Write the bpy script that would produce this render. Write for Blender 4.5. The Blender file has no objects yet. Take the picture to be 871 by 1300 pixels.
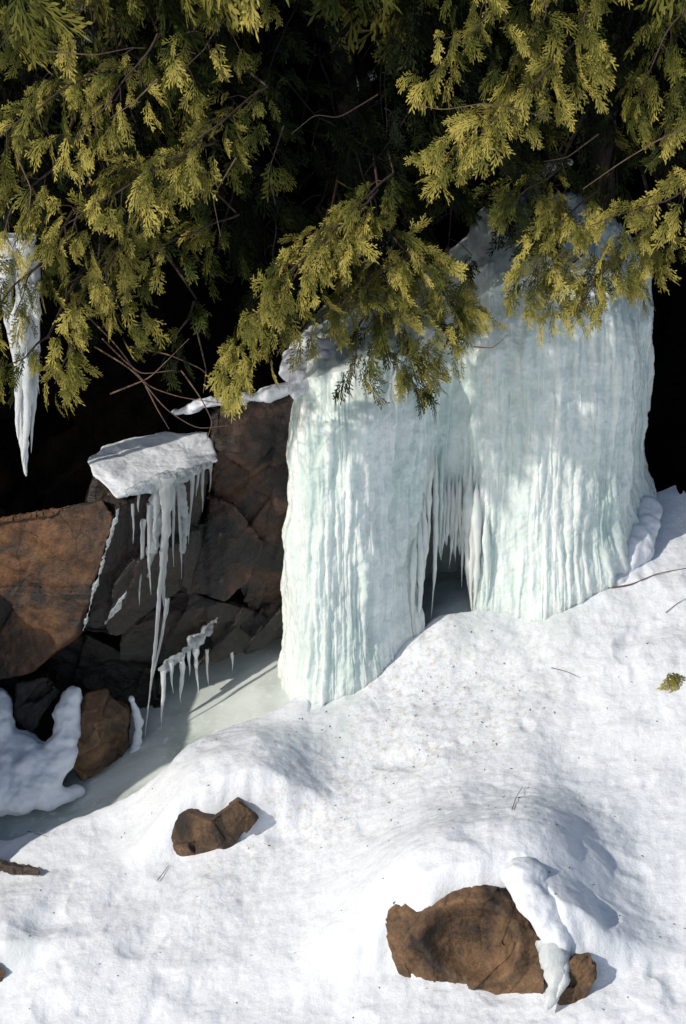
import bpy, bmesh, math, random
import numpy as np
from mathutils import Vector
rng=np.random.default_rng(7); random.seed(7)
scene=bpy.context.scene
COL=scene.collection
# ------------------------------------------------------------------ camera
PITCH=math.radians(25); D=16.0; K=4.0/16.0
C=np.array([0,-D*math.cos(PITCH),D*math.sin(PITCH)])
FW=np.array([0,math.cos(PITCH),-math.sin(PITCH)]); UP=np.array([0,math.sin(PITCH),math.cos(PITCH)])
cam=bpy.data.objects.new("camera",bpy.data.cameras.new("camera")); COL.objects.link(cam)
cam.location=C; cam.rotation_euler=(math.radians(90)-PITCH,0,0)
cam.data.sensor_fit='HORIZONTAL'; cam.data.sensor_width=24; cam.data.lens=96; cam.data.clip_end=500
scene.camera=cam
def ray(px,py):
    a=(px-435.5)/871*K; b=(650-py)/871*K
    return FW+a*np.array([1,0,0])+b*UP
def at(px,py,y):           # survey point in the vertical plane at distance y
    d=ray(px,py); t=(y-C[1])/d[1]; return C+t*d
GA,GB,GC=.287,.25,-1.16
def hp(px,py,h=0.):        # survey point at height h over the mean snow slope
    d=ray(px,py); t=(GC+h+GA*C[0]+GB*C[1]-C[2])/(d[2]-GA*d[0]-GB*d[1]); return C+t*d
# ------------------------------------------------------------------ noise
_r=np.random.default_rng(3); PERM=_r.permutation(256); GR=_r.normal(size=(256,3)); GR/=np.linalg.norm(GR,axis=1)[:,None]
RV=_r.random((256,3))
def hsh(i,j,k): return PERM[(PERM[(PERM[i&255]+j)&255]+k)&255]
def noise(p,s=1.,off=0.):
    p=np.asarray(p,float)*s+off
    i=np.floor(p).astype(int); f=p-i; u=f*f*f*(f*(f*6-15)+10); r=0
    for dx in (0,1):
        wx=u[:,0] if dx else 1-u[:,0]
        for dy in (0,1):
            wy=u[:,1] if dy else 1-u[:,1]
            for dz in (0,1):
                wz=u[:,2] if dz else 1-u[:,2]
                g=GR[hsh(i[:,0]+dx,i[:,1]+dy,i[:,2]+dz)]
                r=r+wx*wy*wz*((f[:,0]-dx)*g[:,0]+(f[:,1]-dy)*g[:,1]+(f[:,2]-dz)*g[:,2])
    return r*1.6
def fbm(p,s,o=4,off=0.):
    r=0;a=1
    for k in range(o): r=r+a*noise(p,s*2**k,off+k*7.3); a*=.5
    return r
def voro(p,s):
    p=p*s; i=np.floor(p).astype(int); n=len(p)
    f1=np.full(n,9.); f2=np.full(n,9.); cid=np.zeros(n,int); dv=np.zeros((n,3))
    for dx in (-1,0,1):
        for dy in (-1,0,1):
            for dz in (-1,0,1):
                h=hsh(i[:,0]+dx,i[:,1]+dy,i[:,2]+dz)
                q=i+np.array([dx,dy,dz])+RV[h]; v=p-q; d=np.linalg.norm(v,axis=1)
                c=d<f1; f2=np.where(c,f1,np.minimum(f2,d)); f1=np.where(c,d,f1); cid=np.where(c,h,cid); dv[c]=v[c]
    return f1,f2,cid,dv
def ss(a,b,x): t=np.clip((x-a)/(b-a),0,1); return t*t*(3-2*t)
# ------------------------------------------------------------------ mesh helpers
def mesh_np(name,V,F,mat,smooth=True,attrs=None,parent=None):
    V=np.asarray(V,np.float32); F=np.asarray(F,np.int32)
    me=bpy.data.meshes.new(name); n,k=F.shape
    me.vertices.add(len(V)); me.vertices.foreach_set("co",V.ravel())
    me.loops.add(n*k); me.loops.foreach_set("vertex_index",F.ravel())
    me.polygons.add(n); me.polygons.foreach_set("loop_start",np.arange(0,n*k,k,dtype=np.int32))
    me.update(calc_edges=True); me.validate()
    me.polygons.foreach_set("use_smooth",np.full(len(me.polygons),smooth))
    for a,v in (attrs or {}).items():
        at_=me.attributes.new(a,'FLOAT','POINT'); at_.data.foreach_set("value",np.asarray(v,np.float32))
    me.materials.append(mat)
    ob=bpy.data.objects.new(name,me); COL.objects.link(ob)
    if parent: ob.parent=parent
    return ob
def tag(ob,label,cat,group=None):
    ob["label"]=label; ob["category"]=cat
    if group: ob["group"]=group
    return ob
def grid_faces(nx,ny):
    a=np.arange(nx*ny).reshape(ny,nx)
    return np.stack([a[:-1,:-1],a[:-1,1:],a[1:,1:],a[1:,:-1]],-1).reshape(-1,4)
# ------------------------------------------------------------------ materials
def newmat(name):
    m=bpy.data.materials.new(name); m.use_nodes=True; nt=m.node_tree
    return m,nt,nt.nodes["Principled BSDF"]
def N(nt,t,**k):
    n=nt.nodes.new(t)
    for a,b in k.items(): setattr(n,a,b)
    return n
def coords(nt,scale=(1,1,1)):
    tc=N(nt,'ShaderNodeTexCoord'); mp=N(nt,'ShaderNodeMapping'); mp.inputs['Scale'].default_value=scale
    nt.links.new(tc.outputs['Object'],mp.inputs['Vector']); return mp.outputs['Vector']
def tnoise(nt,vec,scale,detail=5,rough=.6,dist=0):
    n=N(nt,'ShaderNodeTexNoise'); n.inputs['Scale'].default_value=scale; n.inputs['Detail'].default_value=detail
    n.inputs['Roughness'].default_value=rough; n.inputs['Distortion'].default_value=dist
    nt.links.new(vec,n.inputs['Vector']); return n.outputs['Fac']
def ramp(nt,fac,stops):
    r=N(nt,'ShaderNodeValToRGB'); e=r.color_ramp.elements
    while len(e)<len(stops): e.new(.5)
    for el,(p,c) in zip(e,stops): el.position=p; el.color=(*c,1) if len(c)==3 else c
    nt.links.new(fac,r.inputs['Fac']); return r.outputs['Color']
def mix(nt,f,a,b,mode='MIX'):
    m=N(nt,'ShaderNodeMix',data_type='RGBA',blend_type=mode)
    for s,v in ((0,f),(6,a),(7,b)):
        if hasattr(v,'links'): nt.links.new(v,m.inputs[s])
        else: m.inputs[s].default_value=v if s==0 else (*v,1)
    return m.outputs[2]
def bump(nt,bs,hs):
    prev=None
    for h,st,di in hs:
        b=N(nt,'ShaderNodeBump'); b.inputs['Strength'].default_value=st; b.inputs['Distance'].default_value=di
        nt.links.new(h,b.inputs['Height'])
        if prev: nt.links.new(prev,b.inputs['Normal'])
        prev=b.outputs['Normal']
    nt.links.new(prev,bs.inputs['Normal'])
def m_snow(name,dirt=True,col=(.80,.835,.89)):
    m,nt,bs=newmat(name); v=coords(nt)
    c=ramp(nt,tnoise(nt,v,3,6),[(.3,tuple(x*.95 for x in col)),(.6,col)])
    if dirt:
        a=N(nt,'ShaderNodeAttribute',attribute_name='dirt')
        sp=ramp(nt,tnoise(nt,v,26,7,.75),[(.48,(0,0,0)),(.75,(1,1,1))])
        mm=N(nt,'ShaderNodeMath',operation='MULTIPLY'); nt.links.new(a.outputs['Fac'],mm.inputs[0]); nt.links.new(sp,mm.inputs[1])
        c=mix(nt,mm.outputs[0],c,(.48,.40,.30))
        a2=N(nt,'ShaderNodeAttribute',attribute_name='icy')
        c=mix(nt,a2.outputs['Fac'],c,(.60,.66,.65))
    nt.links.new(c,bs.inputs['Base Color']); bs.inputs['Roughness'].default_value=.6
    bs.inputs['Specular IOR Level'].default_value=.25
    bump(nt,bs,[(tnoise(nt,v,11,6,.68),.32,.04),(tnoise(nt,v,90,4,.7),.42,.008)])
    return m
def m_ice(name,c0,c1,trans=.0,sss=.0,sc=(14,14,1.6),bs1=.4,rough=.25,hi=.55):
    m,nt,bs=newmat(name); v=coords(nt,sc); w=coords(nt)
    c=ramp(nt,tnoise(nt,v,1,6,.6,.4),[(.32,c0),(.62,c1)])
    fl=coords(nt,(1,1,.5))
    c=mix(nt,ramp(nt,tnoise(nt,fl,16,6,.7),[(.57,(0,0,0)),(.67,(.65,.65,.65))]),c,(.86,.88,.9))
    c=mix(nt,ramp(nt,tnoise(nt,w,1.3,3,.5),[(.42,(0,0,0)),(.62,(hi,hi,hi))]),c,tuple((x*2+y)/3 for x,y in zip(c1,(.9,.9,.9))))
    nt.links.new(c,bs.inputs['Base Color'])
    bs.inputs['Roughness'].default_value=rough; bs.inputs['IOR'].default_value=1.31
    if sss:
        bs.inputs['Subsurface Weight'].default_value=sss; bs.inputs['Subsurface Radius'].default_value=(.6,.95,1.); bs.inputs['Subsurface Scale'].default_value=.12
    bs.inputs['Transmission Weight'].default_value=trans
    bump(nt,bs,[(tnoise(nt,v,1.6,5,.6,.6),bs1,.02),(tnoise(nt,w,24,5,.65),bs1*1.5,.011)])
    return m
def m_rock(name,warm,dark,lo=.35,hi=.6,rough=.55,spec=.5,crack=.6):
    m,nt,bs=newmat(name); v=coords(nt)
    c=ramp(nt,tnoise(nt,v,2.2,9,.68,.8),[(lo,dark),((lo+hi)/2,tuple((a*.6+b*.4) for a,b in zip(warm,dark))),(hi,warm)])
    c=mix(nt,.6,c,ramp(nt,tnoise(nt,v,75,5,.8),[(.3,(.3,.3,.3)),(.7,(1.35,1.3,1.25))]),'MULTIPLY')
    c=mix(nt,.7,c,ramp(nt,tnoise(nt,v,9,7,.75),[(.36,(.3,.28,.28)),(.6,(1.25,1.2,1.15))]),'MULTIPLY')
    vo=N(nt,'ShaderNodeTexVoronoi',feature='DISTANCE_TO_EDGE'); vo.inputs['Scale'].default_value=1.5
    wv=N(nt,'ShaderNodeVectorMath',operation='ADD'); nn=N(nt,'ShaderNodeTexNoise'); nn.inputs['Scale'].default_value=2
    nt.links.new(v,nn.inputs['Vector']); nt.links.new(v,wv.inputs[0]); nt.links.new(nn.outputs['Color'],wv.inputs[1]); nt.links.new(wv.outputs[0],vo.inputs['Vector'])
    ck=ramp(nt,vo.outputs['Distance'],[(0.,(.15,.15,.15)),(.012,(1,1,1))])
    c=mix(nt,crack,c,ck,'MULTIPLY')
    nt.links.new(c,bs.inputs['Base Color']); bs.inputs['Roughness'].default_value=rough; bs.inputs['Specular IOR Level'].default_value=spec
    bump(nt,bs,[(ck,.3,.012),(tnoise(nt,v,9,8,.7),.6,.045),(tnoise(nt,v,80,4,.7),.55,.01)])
    return m
def m_plain(name,col,rough=.7,sc=30,var=.5):
    m,nt,bs=newmat(name); v=coords(nt)
    c=ramp(nt,tnoise(nt,v,sc,4),[(.3,tuple(x*(1-var) for x in col)),(.7,tuple(x*(1+var*.5) for x in col))])
    nt.links.new(c,bs.inputs['Base Color']); bs.inputs['Roughness'].default_value=rough
    return m
def m_cedar(name):
    m,nt,bs=newmat(name)
    a=N(nt,'ShaderNodeAttribute',attribute_name='tone')
    c=ramp(nt,a.outputs['Fac'],[(0,(.003,.005,.002)),(.3,(.012,.018,.005)),(.5,(.038,.049,.010)),(.72,(.130,.126,.024)),(1,(.37,.315,.075))])  # tone paints light into the colour: near-black inner shade up to sunlit yellow
    nt.links.new(c,bs.inputs['Base Color']); bs.inputs['Roughness'].default_value=.6; bs.inputs['Specular IOR Level'].default_value=.08
    return m
M_SNOW=m_snow("snow"); M_SNOWCAP=m_snow("snow_crust",False,(.78,.815,.875))
M_CURT=m_ice("curtain_ice",(.48,.61,.58),(.78,.85,.83),0.,.45,(7,7,.9),.25,.15,.45)
M_ICIC=m_ice("icicle_ice",(.62,.7,.72),(.85,.88,.9),.3,0)
M_CLEAR=m_ice("clear_ice",(.55,.62,.64),(.8,.84,.86),.7,.0,rough=.12)
M_LEDGE=m_ice("ledge_crust",(.55,.58,.62),(.74,.77,.82),0.,0.,(6,6,6),.4,.5,.3)
M_STREAM=m_ice("stream_ice",(.33,.39,.35),(.62,.67,.64),0.,0,(2.4,3.6,2),.2,.22,.4)
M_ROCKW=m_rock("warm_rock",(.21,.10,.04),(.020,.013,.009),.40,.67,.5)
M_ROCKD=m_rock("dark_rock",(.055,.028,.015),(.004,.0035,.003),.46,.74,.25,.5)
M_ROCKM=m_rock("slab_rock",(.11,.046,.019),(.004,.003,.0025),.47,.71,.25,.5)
M_ROCKB=m_rock("boulder_rock",(.22,.13,.068),(.025,.016,.011),.41,.64,.6,.4,.25)
M_BACK=m_rock("shadow_rock",(.004,.0035,.003),(.002,.002,.002),.45,.75,.9,0.)  # deep shade behind the cedars painted in as near-black rock
M_FOOT=m_rock("wet_rock",(.02,.012,.008),(.003,.003,.003),.45,.75,.35,.5)
M_CEDAR=m_cedar("cedar_foliage")
M_BARK=m_plain("shaded_bark",(.010,.007,.005),.9); M_TWIG=m_plain("twig_bark",(.15,.09,.06)); M_LIMB=m_plain("limb_bark",(.06,.035,.025))  # M_BARK: shade of the inner crown painted into near-black bark
M_DEAD=m_plain("dead_bark",(.06,.04,.03))
# ------------------------------------------------------------------ ground
B2=hp(600,1262,0); B1=hp(268,1088,0); BL=hp(20,1240,0)
def g0(x,y):
    x=np.atleast_1d(np.asarray(x,float)); y=np.atleast_1d(np.asarray(y,float))
    p=np.stack([x,y,np.zeros_like(x)],1)
    z=GC+GA*x+GB*y
    z=z+.12*np.exp(-((x-.55)**2+(y-.2)**2*1.5)/.16)
    dx=x-B2[0]-.05; wob=.03*noise(p,5.)+.012*noise(p,14.)
    yf=B2[1]-.33*ss(.20,.42,dx)+.08*ss(-.25,-.5,dx)+wob
    z=z+.51*ss(yf+.16,yf+.37,y)*np.exp(-(np.abs(dx/np.where(dx<0,.66,.64))**3.4+(np.clip(y-B2[1]-.42,0,9)/.68)**2.2))
    dx=x-B1[0]-.06; yf=B1[1]+.02*noise(p,5.,9.)+.012*noise(p,14.)
    z=z+.33*ss(yf+.06,yf+.20,y)*np.exp(-(np.abs(dx/np.where(dx<0,.42,.52))**3.4+(np.clip(y-B1[1]-.25,0,9)/.55)**2.4))
    dx=x-BL[0]+.2; z=z+.14*np.exp(-np.abs(dx/.4)**3)*ss(BL[1]+.02,BL[1]+.14,y)*(1-ss(BL[1]+.2,BL[1]+.8,y))
    amp=1-.6*ss(.6,1.2,y)
    z=z+amp*(.07*noise(p,1.1,3.)+.030*noise(p,2.5,1.)+.012*noise(p,6.,2.)+.0055*fbm(p,13.,2)+.0025*np.abs(noise(p,34.)))
    dents=np.clip(noise(p,3.3,17.)-.35,0,1)+.3*np.clip(noise(p,8.,27.)-.4,0,1); z=z-.08*dents
    return z
def on0(px,py,fn=None):
    fn=fn or g0; d=ray(px,py); t=np.linspace(8,24,1600); P=C+t[:,None]*d
    b=P[:,2]<fn(P[:,0],P[:,1]); i=int(np.argmax(b)); return P[i]
base_px=[(366,880),(372,890),(400,895),(440,880),(480,853),(515,815),(545,792),(600,777),(645,772),(690,768),(740,752),(775,735),(802,705),(816,668),(822,640)]
base=np.array([on0(*q) for q in base_px])
bank=[on0(*q) for q in [(-160,1110),(-80,1090),(0,1065),(60,1050),(150,1012),(215,968),(290,922),(345,898)]]
ex=[b[0] for b in bank]+[b[0] for b in base[2:13]]; ey=[b[1] for b in bank]+[b[1]+(.16 if not 5<i<9 else .06) for i,b in enumerate(base)][2:13]
ex=np.array([-9]+ex+[base[12][0]+.15]); ey=np.array([ey[0]-.5]+ey+[6.])
o=np.argsort(ex); ex=ex[o]; ey=ey[o]
def g(x,y):
    x=np.atleast_1d(np.asarray(x,float)); y=np.atleast_1d(np.asarray(y,float))
    z=g0(x,y); p=np.stack([x,y,np.zeros_like(x)],1)
    e=np.interp(x,ex,ey)+.03*noise(p,4.,5.)+.02*noise(p,11.,5.)
    z=z+.02*np.exp(-((y-e+.1)/.1)**2)*(x<-.2)
    return z-.17*ss(e-.06,e+.12,y)
def dense(a,b,n,lo,hi):
    return np.concatenate([lo+(a-lo)*np.linspace(0,1,14)[:-1]**.6,np.linspace(a,b,n),b+(hi-b)*np.linspace(0,1,14)[1:]**1.8])
xs=dense(-2.7,2.7,640,-60,60); ys=dense(-3.6,1.7,640,-60,60)
X,Y=np.meshgrid(xs,ys); Xf,Yf=X.ravel(),Y.ravel()
Z=g(Xf,Yf); far=np.maximum(np.abs(Xf),np.abs(Yf)); 
Z=np.where(far>6,GC+GA*np.clip(Xf,-8,8)+GB*np.clip(Yf,-14,6),Z)
def patch(px,py,r): 
    q=on0(px,py); return np.exp(-((Xf-q[0])**2+(Yf-q[1])**2)/r**2)
dirt=1.*patch(520,830,.35)+.9*patch(420,970,.3)+.8*patch(560,930,.45)+.7*patch(390,1040,.3)+.5*patch(640,870,.5)+.4*patch(280,1130,.4)+.2
icy=.6*patch(430,935,.12)+.4*patch(445,1205,.08)+.4*patch(700,790,.2)+.5*patch(430,890,.15)+.4*patch(600,800,.2)+.4*patch(20,1200,.12)
P3=np.stack([Xf,Yf,Z],1); icy=np.clip(icy*(1+1.2*noise(P3,9.)),0,1)
gr=mesh_np("snow_ground",P3,grid_faces(len(xs),len(ys)),M_SNOW,True,{"dirt":np.clip(dirt,0,1),"icy":icy}); gr["kind"]="structure"
xs2=np.linspace(-4,1.75,300); ys2=np.linspace(-1.6,1.6,180); X2,Y2=np.meshgrid(xs2,ys2); a,b=X2.ravel(),Y2.ravel()
p=np.stack([a,b,0*a],1); z2=GC+GA*a+GB*b-.085+.02*noise(p,1.7)+.010*noise(p,5.)
z2=z2+.14*np.exp(-((a-.6)**2+(b-.4)**2)/.16)
keep=(b>np.interp(a,ex,ey)-.22).reshape(X2.shape)
F=grid_faces(300,180); F=F[keep.ravel()[F].all(1)]
st=mesh_np("frozen_stream",np.stack([a,b,z2],1),F,M_STREAM); st["kind"]="structure"
# ------------------------------------------------------------------ back cliff
xs3=np.linspace(-7,7,420); zs3=np.linspace(-4,6,300); X3,Z3=np.meshgrid(xs3,zs3); a,b=X3.ravel(),Z3.ravel()
p=np.stack([a,0*a,b],1); f1,f2,cid,dv=voro(p+.1*np.stack([noise(p,2.),0*a,noise(p,2.,5.)],1),1.6)
y3=.75+.45*ss(-.5,.1,a)-.17*ss(1.6,1.85,a)+.12*fbm(p,1.1,4)*(1-.6*ss(1.5,1.8,a))+.12*(dv*(RV[cid]-.5)*2).sum(1)+.25*ss(.6,3,b)
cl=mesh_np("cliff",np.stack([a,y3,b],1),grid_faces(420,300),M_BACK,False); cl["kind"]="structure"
# ------------------------------------------------------------------ rocks
def remeshed(V,voxel,hull=True,spheres=None,its=10):
    bm=bmesh.new()
    if hull:
        vs=[bm.verts.new(tuple(v)) for v in V]
        r=bmesh.ops.convex_hull(bm,input=vs); 
        bmesh.ops.delete(bm,geom=list({e for e in r['geom_interior'] if isinstance(e,bmesh.types.BMVert)}|{e for e in r['geom_unused'] if isinstance(e,bmesh.types.BMVert)}),context='VERTS')
    else:
        from mathutils import Matrix
        for (c,rad,sq) in spheres:
            bmesh.ops.create_icosphere(bm,subdivisions=3,radius=rad,matrix=Matrix.Translation(tuple(c))@Matrix.Diagonal((1,1,sq,1)))
    me=bpy.data.meshes.new("t"); bm.to_mesh(me); bm.free()
    ob=bpy.data.objects.new("t",me); COL.objects.link(ob)
    md=ob.modifiers.new("r",'REMESH'); md.mode='VOXEL'; md.voxel_size=voxel
    sm=ob.modifiers.new("s",'SMOOTH'); sm.iterations=its if (not hull or its!=10) else 1; sm.factor=.5
    dg=bpy.context.evaluated_depsgraph_get(); e=ob.evaluated_get(dg).to_mesh()
    n=len(e.vertices); co=np.zeros(n*3); e.vertices.foreach_get("co",co); no=np.zeros(n*3); e.vertices.foreach_get("normal",no)
    Fq=np.array([list(q.vertices) for q in e.polygons if len(q.vertices)==4])
    ob.evaluated_get(dg).to_mesh_clear(); bpy.data.objects.remove(ob); bpy.data.meshes.remove(me)
    return co.reshape(-1,3),no.reshape(-1,3),Fq
def rock(name,pts,mat,voxel=.014,facet=.05,fs=4.,rough=.01,dents=(),crack=.15,sub=.25,its=10):
    V,Nn,Fq=remeshed(np.array(pts),voxel,its=its)
    q=V+.015*np.stack([noise(V,4.),noise(V,4.,9.),noise(V,4.,21.)],1)
    R_=np.array([[.82,0,.57],[0,1,0],[-.57,0,.82]])
    f1,f2,cid,dv=voro((q@R_)*np.array([1.3,1,.7]),fs)
    d=facet*((dv*(RV[cid]-.5)*2.6).sum(1))-facet*crack*np.clip(1-(f2-f1)/.05,0,1)
    f1,f2,cid,dv=voro((q@R_)*np.array([1.3,1,.4]),fs*2.4); d=d+facet*sub*((dv*(RV[cid]-.5)*2.2).sum(1))
    d=d+rough*fbm(V,6.,4)+rough*.3*np.abs(noise(V,35.))
    for (c,r,a) in dents:
        u=(V-c)*np.array([.8,1,1.1]); rr=np.linalg.norm(u,axis=1)
        d=d-a*np.exp(-((rr/r)**3))+a*.4*np.exp(-((rr-r*1.3)/(r*.22))**2)
    return mesh_np(name,V+Nn*d[:,None],Fq,mat,True)
def block(front,th,rise=0.):
    f=[at(*q) for q in front]; return f+[v+np.array([0,th,rise]) for v in f]
r=rock("cliff_boulder",block([(-170,700,.25),(-170,900,.25),(-40,662,.1),(60,645,.0),(130,632,-.03),(146,655,-.06),(130,720,-.1),(97,805,-.1),(40,854,-.05),(-40,870,.02)],.45,-.22),M_ROCKW,.010,.045,.8,.014,(),.1,.4)
tag(r,"big warm brown granite block jutting from the cliff over the stream","rock")
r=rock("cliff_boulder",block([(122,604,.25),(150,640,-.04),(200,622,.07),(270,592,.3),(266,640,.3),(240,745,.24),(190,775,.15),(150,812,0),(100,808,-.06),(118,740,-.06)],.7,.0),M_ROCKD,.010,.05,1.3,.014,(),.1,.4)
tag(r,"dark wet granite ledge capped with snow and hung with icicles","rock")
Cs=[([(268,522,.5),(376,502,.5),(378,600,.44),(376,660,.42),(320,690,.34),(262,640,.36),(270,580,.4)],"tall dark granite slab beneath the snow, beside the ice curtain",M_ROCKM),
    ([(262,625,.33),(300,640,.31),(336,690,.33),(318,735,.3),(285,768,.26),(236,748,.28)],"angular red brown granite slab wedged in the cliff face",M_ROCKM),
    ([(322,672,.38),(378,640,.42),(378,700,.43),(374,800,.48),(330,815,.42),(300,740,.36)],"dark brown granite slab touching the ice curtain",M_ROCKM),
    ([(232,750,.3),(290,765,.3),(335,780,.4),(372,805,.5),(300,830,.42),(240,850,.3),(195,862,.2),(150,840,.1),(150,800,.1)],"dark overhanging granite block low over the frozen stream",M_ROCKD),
    ([(190,530,.75),(270,515,.7),(380,480,.75),(380,640,.7),(190,660,.7)],"granite cliff block with deep shade in its colour, under a patch of snow",M_BACK),
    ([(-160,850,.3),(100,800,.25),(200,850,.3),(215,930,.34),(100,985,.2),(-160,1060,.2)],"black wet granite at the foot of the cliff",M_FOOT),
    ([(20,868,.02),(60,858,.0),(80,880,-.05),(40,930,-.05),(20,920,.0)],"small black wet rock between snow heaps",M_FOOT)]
for i,(f,l,m_) in enumerate(Cs):
    r=rock("cliff_boulder",block(f,.5 if i<6 else .3,.0),m_,.010,.065,1.3,.016,(),.12,.45)
    tag(r,l,"rock")
r=rock("stone",[at(*q) for q in [(88,930,-.1),(104,880,-.02),(135,876,0),(163,898,0),(168,945,.02),(144,975,-.12),(105,994,-.2),(88,975,-.18),(118,930,-.24),(110,890,.3),(160,900,.3),(160,960,.3),(95,980,.2)]],M_ROCKB,.008,.04,3.,.008)
tag(r,"small brown stone at the stream edge between snow clumps","rock")
r=rock("stone",[hp(*q) for q in [(210,1040,.16),(238,1030,.24),(272,1046,.2),(222,1088,-.03),(212,1065,.08),(270,1084,-.03),(240,1000,.1),(275,1000,.1),(286,1066,.08),(232,1078,.06)]],M_ROCKB,.005,.010,5.,.006,(),0)
tag(r,"small angular brown stone showing from under a snow mound","rock")
r=rock("stone",[hp(*q) for q in [(262,1046,.2),(303,1018,.28),(302,1036,.22),(288,1054,.14),(328,1038,.15),(305,1066,.03),(288,1084,-.03),(258,1082,-.03),(300,1000,.1)]],M_ROCKB,.005,.010,5.,.006,(),0)
tag(r,"pointed brown stone leaning in a snow mound","rock")
big=[hp(*q) for q in [(480,1150,.32),(500,1124,.36),(560,1122,.39),(612,1128,.39),(655,1144,.36),(684,1190,.25),(694,1228,.14),(689,1284,-.08),(640,1278,-.08),(570,1272,-.08),(510,1250,-.06),(488,1180,.22),(504,1220,.08),(560,1190,.25),(630,1200,.25),(520,1090,.2),(650,1100,.2),(600,1080,-.1)]]
r=rock("boulder",big,M_ROCKB,.006,.028,2.6,.014,[(hp(592,1198,.26),.18,.13)],.12,.4,its=5)
tag(r,"large brown boulder with a shallow hollow poking from a snow mound","rock")
r=rock("stone",[hp(*q) for q in [(700,1240,.12),(730,1215,.22),(752,1211,.2),(757,1240,.12),(744,1270,0),(714,1288,-.04),(700,1270,0),(735,1190,.02),(715,1190,.05)]],M_ROCKB,.007,.02,5.,.008)
tag(r,"small dark brown stone beside the snow tongue","rock")
r=rock("stone",[hp(*q) for q in [(-40,1216,.12),(-10,1220,.12),(10,1234,.04),(2,1250,-.03),(-40,1256,-.03),(-30,1195,-.03)]],M_ROCKB,.008,.02,8.,.01)
tag(r,"brown stone edge under a low snow hump","rock")
r=rock("cliff_boulder",[np.array(q) for q in [(-3.6,-1.3,-2.6),(-2.5,-1.2,-2.5),(-2.4,-.5,-2),(-2.4,.3,-2),(-2.5,-1.05,-.55),(-2.45,-.3,-.22),(-3.6,-.6,-.1),(-3.6,.6,-.1),(-2.5,.4,-.3)]],M_ROCKD,.03,.08,1.6,.02)  # added out of view to cast shade on the snow heap and stream
tag(r,"unseen granite outcrop added to shade the edge of the frozen stream","rock")
# ------------------------------------------------------------------ snow blobs
def blobs(name,items,label,voxel=.012,amp=.008,mat=None,sq=.7,cat="snow",its=12,fq=7.):
    V,Nn,Fq=remeshed(None,voxel,False,[(c,r_,sq) for c,r_ in items],its)
    d=amp*fbm(V,fq,3)+amp*.1*noise(V,32.)
    return tag(mesh_np(name,V+Nn*d[:,None],Fq,mat or M_SNOWCAP),label,cat)
def path(pts,n,r,conv=at):
    pts=[(conv(*q[:3]),q[3]) for q in pts]; out=[]
    for (p0,r0),(p1,r1) in zip(pts[:-1],pts[1:]):
        for k in range(n):
            t=k/n; out.append((p0*(1-t)+p1*t+rng.normal(size=3)*r*.12,(r0*(1-t)+r1*t)*(.92+.16*rng.random())))
    out.append(pts[-1]); return out
V=[at(*q) for q in [(112,580,.32),(118,604,.15),(150,634,-.05),(180,622,.01),(215,610,.10),(248,596,.2),(276,581,.3),(264,547,.62),(200,550,.6),(130,564,.45)]]
V=V+[v-np.array([0,-.02,.02]) for v in V]
v_,n_,f_=remeshed(np.array(V),.006,its=3); v_=v_+n_*(.007*fbm(v_,7.,3)+.0015*noise(v_,40.))[:,None]; v_[:,2]+=.015*noise(v_,4.)+.004*noise(v_,13.); v_+=np.stack([.02*noise(v_,12.,3.),.04*noise(v_,8.),.0*v_[:,0]],1)
tag(mesh_np("snow_patch",v_,f_,M_LEDGE),"flat crusty snow lying on the granite ledge","snow")
blobs("snow_patch",path([(222,524,.66,.035),(250,514,.6,.055),(285,510,.55,.045),(325,504,.56,.04),(368,490,.52,.06)],8,.05),"thin snow strip on top of the dark cliff slab",.010,.03,sq=.4,its=6)
blobs("snow_patch",path([(94,880,-.02,.055),(88,900,-.06,.075),(80,935,-.14,.09),(70,975,-.22,.11),(50,1000,-.3,.12)],9,.06)+path([(-5,880,.1,.07),(-10,920,-.02,.13),(10,965,-.12,.17),(-20,1010,-.3,.2)],9,.08)+path([(60,960,-.15,.12),(35,975,-.2,.14),(20,1010,-.32,.14)],8,.06)+path([(-60,930,0,.2),(-60,1000,-.2,.25)],6,.05)+path([(30,940,-.08,.10),(50,985,-.24,.14)],6,.05)+path([(60,1015,-.34,.09),(95,1005,-.26,.05)],5,.04),"shaded snow heaped at the cliff foot beside the stream",.010,.03,its=10,fq=5.)
blobs("snow_patch",path([(168,886,.1,.018),(176,915,.09,.022),(174,945,.06,.028),(160,978,-.03,.03),(130,1000,-.14,.03)],8,.04),"thin snow rim beside the stream stone",.008,.02,its=4)
blobs("snow_tongue",path([(664,1112,.43,.12),(686,1148,.365,.10),(701,1178,.29,.08),(710,1202,.22,.06),(712,1218,.16,.04)],12,.02,hp),"drooping snow lip draped beside the large boulder",.01,.02,its=14)
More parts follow.
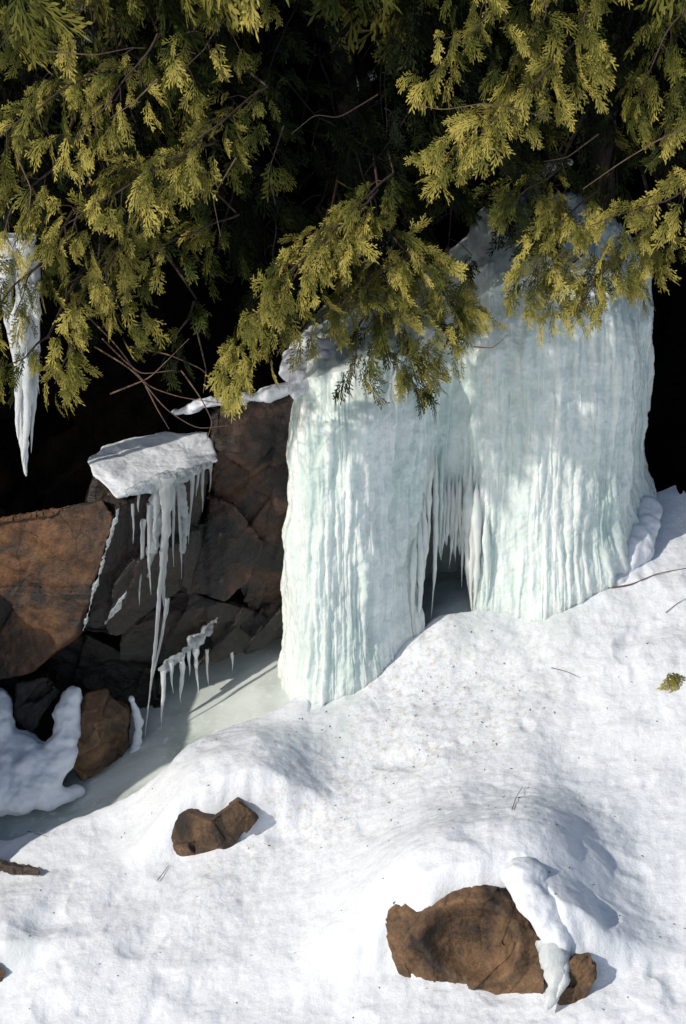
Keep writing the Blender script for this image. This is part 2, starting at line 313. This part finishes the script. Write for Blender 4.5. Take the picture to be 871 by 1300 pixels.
# ------------------------------------------------------------------ icicles
def tube(P,R,seg=8,flat=1.,lump=0.):
    P=np.asarray(P,float); n=len(P); T=np.gradient(P,axis=0); T/=np.linalg.norm(T,axis=1)[:,None]+1e-9
    ref=np.array([0,1,0.]) if abs(T[n//2][1])<.9 else np.array([1,0,0.])
    A=np.cross(T,ref); A/=np.linalg.norm(A,axis=1)[:,None]+1e-9; B=np.cross(T,A)
    th=np.linspace(0,2*np.pi,seg,endpoint=False); Rr=np.asarray(R)[:,None]*np.ones(seg)
    V=P[:,None]+A[:,None]*(np.cos(th)[None,:,None]*Rr[...,None])+B[:,None]*(np.sin(th)[None,:,None]*Rr[...,None]*flat)
    V=V.reshape(-1,3)
    if lump:
        ctr=np.repeat(P,seg,0); V=ctr+(V-ctr)*(1+lump*noise(V*np.array([1,1,.3]),28.)+lump*.6*noise(V*np.array([1,1,.3]),60.,4.))[:,None]
    i=np.arange(n-1)[:,None]*seg; j=np.arange(seg)[None]; j2=(j+1)%seg
    F=np.stack([i+j,i+j2,i+seg+j2,i+seg+j],-1).reshape(-1,4); return V,F
def icicle_geo(p0,p1,r,seg=10,pw=.75,top=0.):
    p0=np.array(p0);p1=np.array(p1); L=np.linalg.norm(p1-p0); n=max(10,int(L/.015)); t=np.linspace(0,1,n)
    P=p0+(p1-p0)*t[:,None]; P[:,0]+=r*.5*np.sin(t*5+rng.random()*6)*t
    wob=np.interp(t,np.linspace(0,1,9),rng.normal(size=9))
    R=r*(1-t)**pw*(1+.06*np.sin(t*L*70+rng.random()*6)+.14*wob)
    if top: R=R*ss(-.02,top,t)
    R=np.maximum(R,.0012)
    return tube(P,R,seg,.85,.35)
def join(parts):
    V=[];F=[];o=0
    for v,f in parts: V.append(v);F.append(f+o);o+=len(v)
    return np.concatenate(V),np.concatenate(F)
def icicle(p0,p1,r,label,mat=None,parent=None,group="icicles hanging from the cliff",top=0.,pw=.75):
    v,f=icicle_geo(p0,p1,r,10,pw,top); o=mesh_np("icicle",v,f,mat or M_CLEAR,True,None,parent)
    if not parent: tag(o,label,"icicle",group)
    return o
ics=[((212,604,.03),(209,785,.04),.042),((207,700,.02),(186,935,.0),.02),((213,760,.03),(196,860,.03),.014),((226,600,.1),(230,735,.1),.014),((245,596,.17),(240,690,.17),.012),((258,590,.24),(256,650,.24),.012),
((182,660,.04),(178,768,.04),.017),((190,640,.04),(190,755,.04),.018),((198,620,.03),(198,700,.03),.022),((168,640,.0),(170,690,.0),.010),((220,620,.08),(221,720,.08),.012),((235,625,.14),(236,680,.14),.01),((268,586,.3),(266,625,.3),.01),((252,592,.2),(250,630,.2),.012),((176,618,.0),(176,650,.0),.012)]
for a_,b_,r_ in ics: icicle(at(*a_),at(*b_),r_,"clear icicle hanging from the snowy granite ledge")
low=[((208,850,.12),(206,924,.12),.018),((218,840,.14),(219,880,.14),.012),((231,832,.18),(231,892,.18),.023),((249,820,.22),(250,880,.22),.020),((263,825,.26),(264,872,.26),.012),((293,812,.36),(295,852,.36),.014),((240,826,.2),(240,858,.2),.012)]
for a_,b_,r_ in low: icicle(at(*a_),at(*b_),r_,"short white icicle hanging low above the frozen stream",M_ICIC)
blobs("ice_ridge",path([(203,852,.13,.016),(218,842,.16,.020),(232,830,.19,.026),(250,812,.24,.022),(262,800,.28,.014),(275,785,.31,.008)],14,.05),"thin white ice ridge frozen on the dark rock edge",.006,.03,M_CLEAR,1.1,"ice",4,12.)
for P_,l in [([(152,645,-.11,.009),(143,672,-.13,.013),(135,700,-.15,.009),(122,740,-.16,.011),(113,775,-.16,.008),(106,800,-.15,.009)],"clear ice rivulet frozen down the granite edge"),([(160,752,-.03,.012),(148,770,-.06,.018),(134,790,-.09,.010)],"small ice patch frozen on the granite face"),([(160,626,-.03,.02),(185,618,.01,.03),(212,609,.06,.04),(240,601,.15,.03),(265,591,.27,.02)],"fringe of ice beneath the snowy ledge"),([(196,630,.05,.03),(202,660,.06,.03),(192,700,.07,.03),(188,730,.07,.015)],"thin ice sheet frozen behind the icicles"),([(228,620,.12,.03),(236,660,.14,.025),(232,700,.15,.015)],"thin ice sheet frozen behind the icicles")]:
    blobs("ice_rivulet",path(P_,14,.02),l,.007,.016,M_CLEAR,1.2,"ice",fq=14.)
hang=tag(bpy.data.objects.new("hanging_ice",None),"long white ice column hanging in front of the dark cliff","ice"); COL.objects.link(hang)
prt=[icicle_geo(at(30,300,.15),at(38,605,.1),.07,14,.5),icicle_geo(at(42,330,.14),at(44,575,.12),.04,12,.6),icicle_geo(at(12,300,.15),at(10,460,.15),.06,12),icicle_geo(at(28,400,.06),at(25,560,.06),.04,10,.6),icicle_geo(at(34,440,.04),at(32,590,.05),.035,10,.6,.2),icicle_geo(at(20,380,.06),at(18,520,.06),.035,10,.7,.2),icicle_geo(at(46,360,.1),at(49,500,.1),.03,10)]
v,f=join(prt); mesh_np("ice_column",v,f,M_ICIC,True,None,hang)
icicle(hp(702,1195,.24),hp(704,1284,.05),.085,"broad ice blade dripping from the snow tongue over the boulder",M_ICIC,pw=.5)
icicle(hp(714,1200,.22),hp(712,1268,.1),.05,"icicle dripping from the snow tongue over the boulder",M_ICIC,pw=.6)
# ------------------------------------------------------------------ ice curtain
cur=tag(bpy.data.objects.new("ice_curtain",None),"tall pale green frozen waterfall curtain standing on the snow","frozen waterfall"); COL.objects.link(cur)
bx=np.array([q[0] for q in base_px],float); S=np.linspace(366,822,1100)
def sm(arr,k=25): 
    ker=np.hanning(k);ker/=ker.sum(); return np.convolve(np.pad(arr,k//2,mode='edge'),ker,'valid')[:len(arr)]
wx=sm(np.interp(S,bx,base[:,0]),41); wy=sm(np.interp(S,bx,base[:,1]),121)
wy=wy+.17*np.exp(-((S-572)/26)**2)-.05*np.exp(-((S-455)/50)**2)-.05*np.exp(-((S-700)/60)**2)+.16*np.clip((392-S)/26,0,1)**2.5
wrapL=np.linspace(1,0,60)[:-1]; wrapR=np.linspace(0,1,60)[1:]
wx=np.concatenate([wx[0]+.03*wrapL**2,wx,wx[-1]+.02*wrapR]); wy=np.concatenate([wy[0]+.45*wrapL,wy,wy[-1]+.5*wrapR]); S=np.concatenate([np.full(59,366.),S,np.full(59,822.)])
toppy=np.interp(S,[366,380,430,480,520,545,565,600,640,700,780,822],[508,500,492,480,462,440,420,392,372,362,364,366])
ztop=sm(np.array([at(s,t,y)[2] for s,t,y in zip(S,toppy,wy)]),61)
gz=g0(wx,wy); zb=gz-.12
botpy=np.interp(S,[366,533,537,541,545,549,552,556,562,570,578,586,592,598,605],[1300,1300,720,650,612,604,650,688,700,672,700,690,735,760,1300])
jag=8*np.abs(np.sin(S*.45))+6*np.sin(S*1.3)
zcut=np.array([at(s,bp+j,y)[2] for s,bp,y,j in zip(S,botpy,wy,jag)])
nt_=560; nb=80
arc=np.concatenate([[0],np.cumsum(np.hypot(np.diff(wx),np.diff(wy)))])
tx=np.gradient(wx);ty=np.gradient(wy); ln=np.hypot(tx,ty)+1e-9; nx_=sm(ty/ln,81); ny_=sm(-tx/ln,81)
T=np.linspace(0,1,nt_)[:,None]; ZZ=zb[None]+(ztop-zb)[None]*T
AA=np.repeat(arc[None],nt_,0)
q=np.stack([AA.ravel(),0*AA.ravel(),ZZ.ravel()],1)
w_=q.copy(); w_[:,0]+=.035*noise(q,1.6)+.012*noise(q,6.)+.004*noise(q,18.)
def bil(sx,sz,off,e=.01): return np.sqrt(noise(w_*np.array([sx,1,sz]),1.,off)**2+e)**.8
leftw=1-.35*ss(1.1,1.6,q[:,0])
d=.07*noise(q*np.array([1.6,1,.5]))+.034*bil(4.,.4,4.,.05)+.022*bil(9,1.,8.,.025)+.013*leftw*bil(22,1.6,12.,.015)+.0035*leftw*bil(50,3.,15.)
d+=.028*noise(q*np.array([1,1,.7]),3.5,9.)+.017*noise(q*np.array([1,1,.65]),9.,5.)+.008*noise(q*np.array([1,1,.75]),19.,15.)+.003*fbm(q,38.,2)
Dd=d.reshape(AA.shape)
Drip=np.zeros_like(AA); zspan=(ztop-gz)
for _ in range(300):
    c=rng.integers(20,len(arc)-20)
    L=rng.uniform(.25,1.2); wd=rng.choice([.012,.020,.030,.042],p=[.3,.33,.24,.13])
    zt=gz[c]+zspan[c]*rng.uniform(.2,1.15); hgt=wd*rng.uniform(.4,.85)
    cols=np.where(np.abs(arc-arc[c])<wd*1.5)[0]
    if len(cols)<3: continue
    zz=ZZ[:,cols]; u=np.clip((zt-zz)/L,0,1)
    wid=wd*(1-u)**.5*(1+.15*np.sin(zz*25+c)+.1*np.sin(zz*61+2*c))+1e-4
    off=(arc[cols]-arc[c])[None]-.008*np.sin(zz*5+c)
    prof=np.clip(1-(off/wid)**2,0,1)**.8*hgt*ss(0,.45,u)*(1-u)**.3*((u>0)&(u<1))
    Drip[:,cols]=np.maximum(Drip[:,cols],prof)
Dd=Dd+Drip
foot=.03*(1-ss(0,.30,ZZ-gz[None]))+.06*ss(2.1,2.6,AA)*(1-ss(0,.45,ZZ-gz[None]))
dn=Dd-.06+foot
sh=.20*ss(.80,1,T)**2
VX=wx[None]+nx_[None]*dn; VY=wy[None]+ny_[None]*dn+sh
k=np.linspace(0,1,nb)[1:,None]
rise=np.interp(S,[366,480,560,620,822],[.02,.05,.18,.22,.15])[None]
q=np.stack([(arc[None]+0*k).ravel(),(k*.8+0*arc[None]).ravel(),0*(k+arc[None]).ravel()],1)
nn=((.05*fbm(q,4.,3)+.02*np.abs(noise(q*np.array([1,.3,1]),16.))).reshape(k.shape[0],-1))*ss(0,.25,k)
VXt=VX[-1][None]+0*k; VYt=VY[-1][None]+(np.maximum(1.35-VY[-1],.2))[None]*k; VZt=ztop[None]+rise*(1-(1-k)**2)+nn
VX=np.concatenate([VX,VXt]);VY=np.concatenate([VY,VYt]);VZ=np.concatenate([ZZ+0*VX[:nt_],VZt])
F=grid_faces(VX.shape[1],VX.shape[0]); keep=(VZ>zcut[None]).ravel(); F=F[keep[F].all(1)]
o=mesh_np("ice_sheet",np.stack([VX.ravel(),VY.ravel(),VZ.ravel()],1),F,M_CURT,True,None,cur)
def yc(px): return float(np.interp(px,S[59:-59],wy[59:-59]))
ci=[(541,560,712,.024),(549,560,788,.028),(556,560,692,.026),(562,600,712,.02),(567,600,690,.022),(572,600,722,.026),(580,600,712,.022),(594,580,776,.045),(603,600,776,.038),(588,620,745,.02),(536,620,800,.036),(577,620,690,.02),(552,570,660,.02),(599,600,772,.028),(530,640,806,.032),(545,560,650,.018),(600,640,778,.024),(525,660,815,.028),(616,640,776,.032),(584,600,700,.018),(559,590,668,.02)]
for px,a_,b_,r_ in ci:
    y=yc(px)-.02; p1=at(px,b_,y); p0=at(px,a_,y+.04); p0[0]=p1[0]+rng.normal()*.01
    icicle(p0,p1,r_,"",M_CURT,cur,top=.35)
a=np.linspace(.2,1.15,60); b=np.linspace(-1.1,-.2,50); A2,B3=np.meshgrid(a,b); q=np.stack([A2.ravel(),0*A2.ravel(),B3.ravel()],1)
mesh_np("rear_ice",np.stack([q[:,0],.88+.08*fbm(q*np.array([1,1,.3]),5.,3),q[:,2]],1),grid_faces(60,50),M_STREAM,True,None,cur)
blobs("snow_patch",path([(380,500,.16,.05),(392,480,.28,.09),(410,455,.45,.13),(440,450,.55,.12)],9,.03)+path([(388,488,.26,.07),(420,490,.2,.07),(450,480,.3,.06)],7,.03)+path([(372,470,.5,.09),(395,440,.65,.12)],5,.03),"lumpy snow on the shoulder of the ice curtain",.013,.04,its=8)
blobs("snow_patch",path([(772,748,.28,.05),(790,730,.36,.07),(804,704,.47,.09),(814,676,.60,.09),(822,648,.76,.08)],14,.04),"icy snow bank at the foot of the ice curtain",.010,.035,M_SNOWCAP,.75,"snow",20,5.)
for px,py,y in [(115,45,.95),(450,105,1.25),(520,60,1.25),(120,5,.95),(700,215,1.15),(480,315,1.1)]:
    blobs("ice_patch",path([(px-20,py+8,y,.03),(px,py,y,.045),(px+24,py-10,y,.025)],6,.05),"thin grey ice frozen on the dark cliff behind the cedars",.012,.03,M_STREAM,.8,"ice")
# ------------------------------------------------------------------ cedars
def make_spray(r):
    Q=[]
    def strip(p,ang,L,w):
        d=np.array([math.sin(ang),math.cos(ang)]); s=np.array([d[1],-d[0]])*w/2
        m=p+d*L*.6; e=p+d*L
        Q.append([p,m+s,e,m-s])
    strip(np.array([0,0.]),0,1.,.045)
    n=9
    for i in range(n):
        y=.04+.84*i/n; sd=1 if i%2 else -1
        a=sd*math.radians(r.uniform(20,44)); L=(.62*(1-y)**.8*min(1,.5+y*2)+.14)*r.uniform(.45,1.3)
        p=np.array([0,y]); strip(p,a,L,.05)
        m=int(L/.09)
        for j in range(m):
            f=(j+.7)/(m+.5); s2=1 if j%2 else -1
            a2=a+s2*math.radians(r.uniform(20,40)); q=p+np.array([math.sin(a),math.cos(a)])*L*f
            strip(q,a2,(.22*(1-f)+.08)*r.uniform(.6,1.35),.052)
    Q=np.array(Q); n=len(Q); V=np.zeros((n*4,3)); V[:,:2]=Q.reshape(-1,2); V[:,2]=np.repeat(rng.normal(size=n)*.02,4)
    return V,np.arange(n*4).reshape(-1,4)
SP=[make_spray(random) for _ in range(16)]
class Crown:
    def __init__(s): s.V=[];s.F=[];s.T=[];s.o=0
    def add(s,pos,d,n,L,tone):
        d=d/np.linalg.norm(d); n=n-d*n.dot(d); n/=np.linalg.norm(n)+1e-9; sd=np.cross(d,n)
        V,F=SP[rng.integers(16)]; V=V*L*np.array([rng.choice([-1,1])*rng.uniform(.75,1.2),1,1])
        kb=rng.uniform(.3,1.6); ks=rng.uniform(.1,1.6)
        z=V[:,2]-kb*V[:,1]**2/L*.35-ks*V[:,0]**2/L*.6
        W=pos+V[:,:1]*sd+V[:,1:2]*d+z[:,None]*n
        W[:,2]-=V[:,1]**2/L*.2
        s.V.append(W); s.F.append(F+s.o); s.o+=len(W)
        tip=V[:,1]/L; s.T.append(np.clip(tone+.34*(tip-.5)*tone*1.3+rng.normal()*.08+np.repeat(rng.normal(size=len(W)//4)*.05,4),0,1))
N0=np.array([-.5,-.68,.5]); N0/=np.linalg.norm(N0)
def interp(P,t):
    P=np.array(P); k=np.linspace(0,1,len(P)); return np.array([np.interp(t,k,P[:,i]) for i in range(3)])
def bough(crown,pts,dens,width,tone,Lr=(.07,.155),sag=.3,stem=.006,per=4):
    P=[at(*q) for q in pts]; length=sum(np.linalg.norm(P[i+1]-P[i]) for i in range(len(P)-1)); parts=[]
    t=np.linspace(0,1,16); C_=np.array([interp(P,x) for x in t]); C_+=.03*np.stack([noise(C_,5.),noise(C_,5.,3.),noise(C_,5.,5.)],1)
    parts.append(tube(C_,stem*(1-.8*t)+.0012,6))
    n=max(3,int(dens*length*.5))
    for i in range(n):
        t=.05+.95*(i+rng.random())/n; p=interp(P,t); tg=interp(P,min(t+.05,1))-interp(P,max(t-.05,0)); tg/=np.linalg.norm(tg)+1e-9
        S_=np.cross(tg,N0); S_/=np.linalg.norm(S_)+1e-9; sd=1 if i%2 else -1
        w=width*(1-.6*t**2)*rng.random()**.7
        q=p+S_*sd*w+tg*w*.6+N0*rng.normal()*.06+np.array([0,0,-.25*w])
        dm=tg*.5+S_*sd*rng.uniform(.15,.7)*(1-.5*t)+np.array([0,0,-1])*rng.uniform(.1,.9)*sag*2
        tn=tone+rng.normal()*.13; nm=N0+rng.normal(size=3)*.42
        if w>.05: 
            mid=(p+q)/2+np.array([0,0,.02]); parts.append(tube(np.array([p,mid,q]),np.array([.003,.0025,.002]),4))
        for c in range(per):
            d=dm/np.linalg.norm(dm)+rng.normal(size=3)*.36
            crown.add(q+rng.normal(size=3)*.02+dm*.03*(c-1),d,nm+rng.normal(size=3)*.32,rng.uniform(*Lr),tn)
    return parts
TREES=[("cedar_tree","white cedar with dense yellow-green drooping sprays above the granite ledge",(-1.35,1.05),
 [([(345,-60,-.1),(300,0,-.3),(225,100,-.45)],26,.16,.74),([(200,40,-.3),(150,110,-.5),(85,190,-.55)],30,.14,.8),([(150,70,-.2),(40,140,-.4),(-30,200,-.4)],28,.14,.72),
  ([(340,110,-.2),(270,165,-.45),(190,225,-.5)],30,.12,.74),([(275,180,-.3),(180,225,-.55),(60,300,-.6)],42,.14,.88),([(70,210,-.3),(15,260,-.5),(-15,330,-.5)],28,.12,.74),
  ([(300,270,-.1),(235,300,-.3),(165,335,-.35)],24,.08,.62),([(170,280,-.2),(135,345,-.4),(165,420,-.45)],32,.09,.78),([(125,330,-.2),(95,410,-.4),(72,490,-.45)],34,.08,.82),
  ([(60,430,-.3),(30,455,-.42),(5,470,-.42)],26,.06,.68),([(60,-60,-.1),(40,10,-.3),(-10,70,-.4)],26,.16,.6),([(180,-60,-.1),(120,0,-.3),(60,50,-.4)],22,.16,.55),([(60,330,-.1),(10,370,-.3),(-20,410,-.35)],24,.08,.62),([(90,300,-.1),(40,350,-.3),(20,400,-.35)],24,.08,.66),([(250,380,-.1),(240,410,-.25),(215,440,-.3)],22,.08,.42)]),
 ("cedar_tree","white cedar whose long drooping boughs hang before the frozen waterfall",(.1,1.25),
 [([(480,240,-.2),(430,290,-.35),(365,350,-.5),(320,425,-.55),(282,485,-.55)],50,.11,.86),([(420,270,-.2),(380,350,-.5),(325,400,-.5)],28,.1,.8),([(500,220,-.1),(455,255,-.3),(425,310,-.35)],28,.08,.66),
  ([(490,290,-.1),(535,335,-.35),(602,405,-.4)],44,.09,.8),([(480,340,-.1),(500,400,-.3),(533,490,-.35)],46,.11,.58),([(460,330,-.1),(440,370,-.3),(385,418,-.35)],28,.08,.76),
  ([(530,310,-.1),(490,345,-.3),(440,385,-.35)],26,.09,.7),([(550,350,-.1),(580,400,-.3),(552,478,-.35)],38,.09,.66),([(470,380,-.1),(455,430,-.3),(455,482,-.3)],26,.07,.46)]),
 ("cedar_tree","white cedar with bright olive sprays and black gaps between boughs",(1.65,1.3),
 [([(740,40,-.2),(660,130,-.45),(550,210,-.55)],48,.11,.88),([(600,-60,-.1),(620,20,-.35),(545,95,-.4)],32,.12,.74),([(700,-60,-.1),(690,20,-.3),(640,90,-.35)],26,.12,.68),
  ([(790,-60,-.1),(740,20,-.3),(755,95,-.35)],24,.1,.66),([(900,-40,-.1),(850,40,-.3),(800,140,-.35)],28,.12,.6),([(930,190,-.2),(850,250,-.4),(745,290,-.45)],38,.09,.82),([(760,240,-.1),(705,290,-.35),(668,365,-.4)],38,.08,.82),
  ([(830,280,-.1),(780,330,-.35),(730,388,-.4)],40,.10,.82),([(710,210,-.1),(670,240,-.3),(645,270,-.35)],24,.06,.66),([(930,50,-.1),(860,120,-.3),(840,180,-.35)],24,.1,.58),([(860,290,-.1),(825,330,-.3),(810,368,-.3)],28,.07,.7),([(760,300,-.1),(720,340,-.3),(700,385,-.35)],28,.07,.76)])]
gap=lambda px: np.interp(px,[-80,0,100,200,300,380,450,540,600,630,700,830,900],[380,380,400,390,400,380,340,370,260,250,320,310,250])
for ti,(nm,lb,(tx_,ty_),bs_) in enumerate(TREES):
    e=tag(bpy.data.objects.new(nm,None),lb,"tree","white cedars growing on the cliff"); COL.objects.link(e)
    cr=Crown()
    zz=np.linspace(-.1,5.5,30); tp=np.stack([tx_+.12*np.sin(zz*1.3+ti),ty_-.1+.06*np.sin(zz*2),zz],1)
    v,f=tube(tp,.09-.011*zz,12,1.,.12); mesh_np("trunk",v,f,M_BARK,True,None,e)
    for (pts,dens,w,tone) in bs_:
        parts=bough(cr,pts,dens*1.3,w,tone)
        p0=at(*pts[0]); zt=min(max(p0[2]+.25,.3),5); a0=np.array([tx_,ty_-.1,zt]); m=(a0+p0)/2+np.array([0,0,.1])
        tt=np.linspace(0,1,10)[:,None]; cv=(1-tt)**2*a0+2*tt*(1-tt)*m+tt**2*p0
        parts.append(tube(cv,np.linspace(.02,.006,10),7)); v,f=join(parts); mesh_np("branch",v,f,M_LIMB,True,None,e)
    x0={0:-90,1:280,2:590}[ti]; x1={0:360,1:640,2:940}[ti]
    for k_ in range(52):
        px=rng.uniform(x0,x1)
        py=gap(px)*rng.uniform(-.4,.8) if k_<42 else rng.uniform(-600,-150)
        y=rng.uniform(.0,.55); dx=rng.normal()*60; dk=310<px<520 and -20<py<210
        parts=bough(cr,[(px,py-40,y+.2),(px+dx*.5,py+20,y),(px+dx,py+rng.uniform(60,110),y-.1)],20,.16,rng.choice([.02,.12,.24,.36])*(.5 if dk else 1),(.11,.19),per=3)  # inner fill toned as deep shade, darkest in the top centre
        v,f=join(parts); mesh_np("branch",v,f,M_BARK,True,None,e)
    for k_ in range(30):
        px=rng.uniform(x0,x1); py=rng.uniform(-750,-120); y=rng.uniform(-.3,.6); dx=rng.normal()*70
        v,f=join(bough(cr,[(px,py-40,y+.3),(px+dx*.5,py+20,y),(px+dx,py+110,y-.1)],16,.24,rng.uniform(.3,.6),(.26,.38),per=3)); mesh_np("branch",v,f,M_BARK,True,None,e)
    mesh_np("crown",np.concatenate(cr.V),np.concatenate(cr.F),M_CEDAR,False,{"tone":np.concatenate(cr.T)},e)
    if ti==0: tree0=e
    if ti==1: tree1=e
    if ti==2: tree2=e
def twig(pts,r,conv=at):
    P=[conv(*q) for q in pts]; t=np.linspace(0,1,24); cc=np.array([interp(P,x) for x in t]); 
    for _ in range(3): cc[1:-1]=(cc[:-2]+cc[2:]+2*cc[1:-1])/4
    return tube(cc,r*(1-.75*t)+.0006,5)
tw=[[(110,400,-.1),(150,440,-.3),(185,490,-.4),(230,505,-.45),(285,512,-.45)],[(120,440,-.2),(170,470,-.4),(210,520,-.45),(250,545,-.45),(290,540,-.45)],[(165,440,-.2),(215,450,-.35),(260,470,-.4),(275,500,-.4)],
[(130,430,-.2),(160,460,-.35),(180,475,-.4),(222,470,-.4)],[(185,490,-.4),(200,520,-.45),(215,545,-.45)],[(230,470,-.3),(255,505,-.4),(270,535,-.4),(262,560,-.4)],[(250,420,-.2),(262,470,-.3),(258,500,-.35)],[(140,500,-.3),(190,480,-.4),(240,430,-.4)],
[(20,195,-.6),(40,240,-.65),(35,280,-.6)],[(60,65,-.7),(120,70,-.7),(170,60,-.6)],[(200,100,-.6),(170,130,-.65),(140,150,-.65)],[(300,200,-.4),(270,250,-.5),(280,300,-.5)]]
for q in tw: v,f=twig(q,.0045); mesh_np("twig",v,f,M_TWIG,True,None,tree0)
for q in [[(480,120,-.2),(430,150,-.3),(400,145,-.3),(370,170,-.3)],[(360,160,-.2),(340,220,-.3),(350,260,-.3)]]: v,f=twig(q,.0035); mesh_np("twig",v,f,M_LIMB,True,None,tree1)
tw=[[(900,150,-.5),(840,175,-.55),(790,205,-.55),(740,240,-.5)],[(700,150,-.5),(620,130,-.6),(560,140,-.6),(520,130,-.5)],[(600,440,-.5),(625,442,-.5),(645,425,-.5)],[(760,170,-.3),(720,200,-.4),(690,205,-.4)]]
for q in tw: v,f=twig(q,.004); mesh_np("twig",v,f,M_TWIG,True,None,tree2)
# ------------------------------------------------------------------ litter on the snow
def og(px,py,h=0):
    p=on0(px,py,g); return p+np.array([0,0,h])
def gtwig(name,pts,r,label):
    v,f=twig([(a,b,.012) for a,b in pts],r,og); return tag(mesh_np(name,v,f,M_TWIG),label,"twig","fallen twigs on the snow")
gtwig("twig",[(760,750),(800,745),(835,730),(880,722)],.005,"thin bare twig lying on the snow beside the ice")
for q in ([(845,780),(860,768),(875,760)],[(650,1030),(655,1015),(664,1000)],[(25,1055),(45,1060),(60,1064)],[(200,1120),(215,1100)],[(700,850),(720,855),(735,862)]):
    gtwig("twig",q,.0022,"short thin twig lying on the snow")
b=[hp(*q) for q in [(-15,1088,.06),(20,1094,.06),(55,1106,.05),(52,1114,.02),(20,1112,.0),(-15,1102,.0),(10,1098,.09)]]
b=[q+np.array([0,0,float(g(q[0],q[1])[0]-(GC+GA*q[0]+GB*q[1]))]) for q in b]
tag(rock("bark_piece",b,M_DEAD,.006,.015,9.,.006),"dark piece of dead bark lying on the snow","bark")
cr=Crown(); q=og(848,862,.035)
for dx,dz in ((.3,-.5),(.7,-.6),(-.1,-.8),(.5,-.2),(.1,-.4)): cr.add(q,np.array([dx,-.5,dz*.3]),np.array([-.2,-.5,.85]),.15,.8)
tag(mesh_np("cedar_sprig",np.concatenate(cr.V)+np.array([0,0,.01]),np.concatenate(cr.F),M_CEDAR,False,{"tone":np.concatenate(cr.T)}),"small fallen cedar sprig lying on the snow","sprig")
parts=[]
for _ in range(190):
    if rng.random()<.55: px,py=rng.normal(500,140),rng.normal(930,90)
    else: px,py=rng.uniform(0,871),rng.uniform(820,1290)
    q=hp(px,py,0); z=float(g(q[0],q[1])[0])
    if q[1]>np.interp(q[0],ex,ey)-.12: continue
    a=rng.uniform(0,6.28); L=rng.uniform(.003,.010); d=np.array([math.cos(a),math.sin(a),.2])*L
    p0=np.array([q[0],q[1],z+.003]); parts.append(tube(np.array([p0-d,p0,p0+d]),np.array([.001,rng.uniform(.0015,.004),.001]),5))
v,f=join(parts); lt=mesh_np("needle_litter",v,f,M_DEAD); lt["kind"]="stuff"; tag(lt,"scattered dark needles and bark crumbs on the snow","litter")
# ------------------------------------------------------------------ light
sd=Vector((-.74,-.45,.50)).normalized()
sun=bpy.data.objects.new("sun",bpy.data.lights.new("sun",'SUN')); COL.objects.link(sun)
sun.data.energy=3.15; sun.data.angle=math.radians(.9); sun.data.color=(1,.94,.84)
sun.rotation_euler=sd.to_track_quat('Z','Y').to_euler()
w=bpy.data.worlds.new("World"); scene.world=w; w.use_nodes=True; nt=w.node_tree
sk=nt.nodes.new('ShaderNodeTexSky'); sk.sky_type='NISHITA'; sk.sun_disc=False
sk.sun_elevation=math.asin(sd.z); sk.sun_rotation=math.atan2(sd.x,sd.y)
nt.links.new(sk.outputs[0],nt.nodes['Background'].inputs['Color']); nt.nodes['Background'].inputs['Strength'].default_value=.10
scene.view_settings.view_transform='Standard'; scene.view_settings.look='None'; scene.view_settings.exposure=0
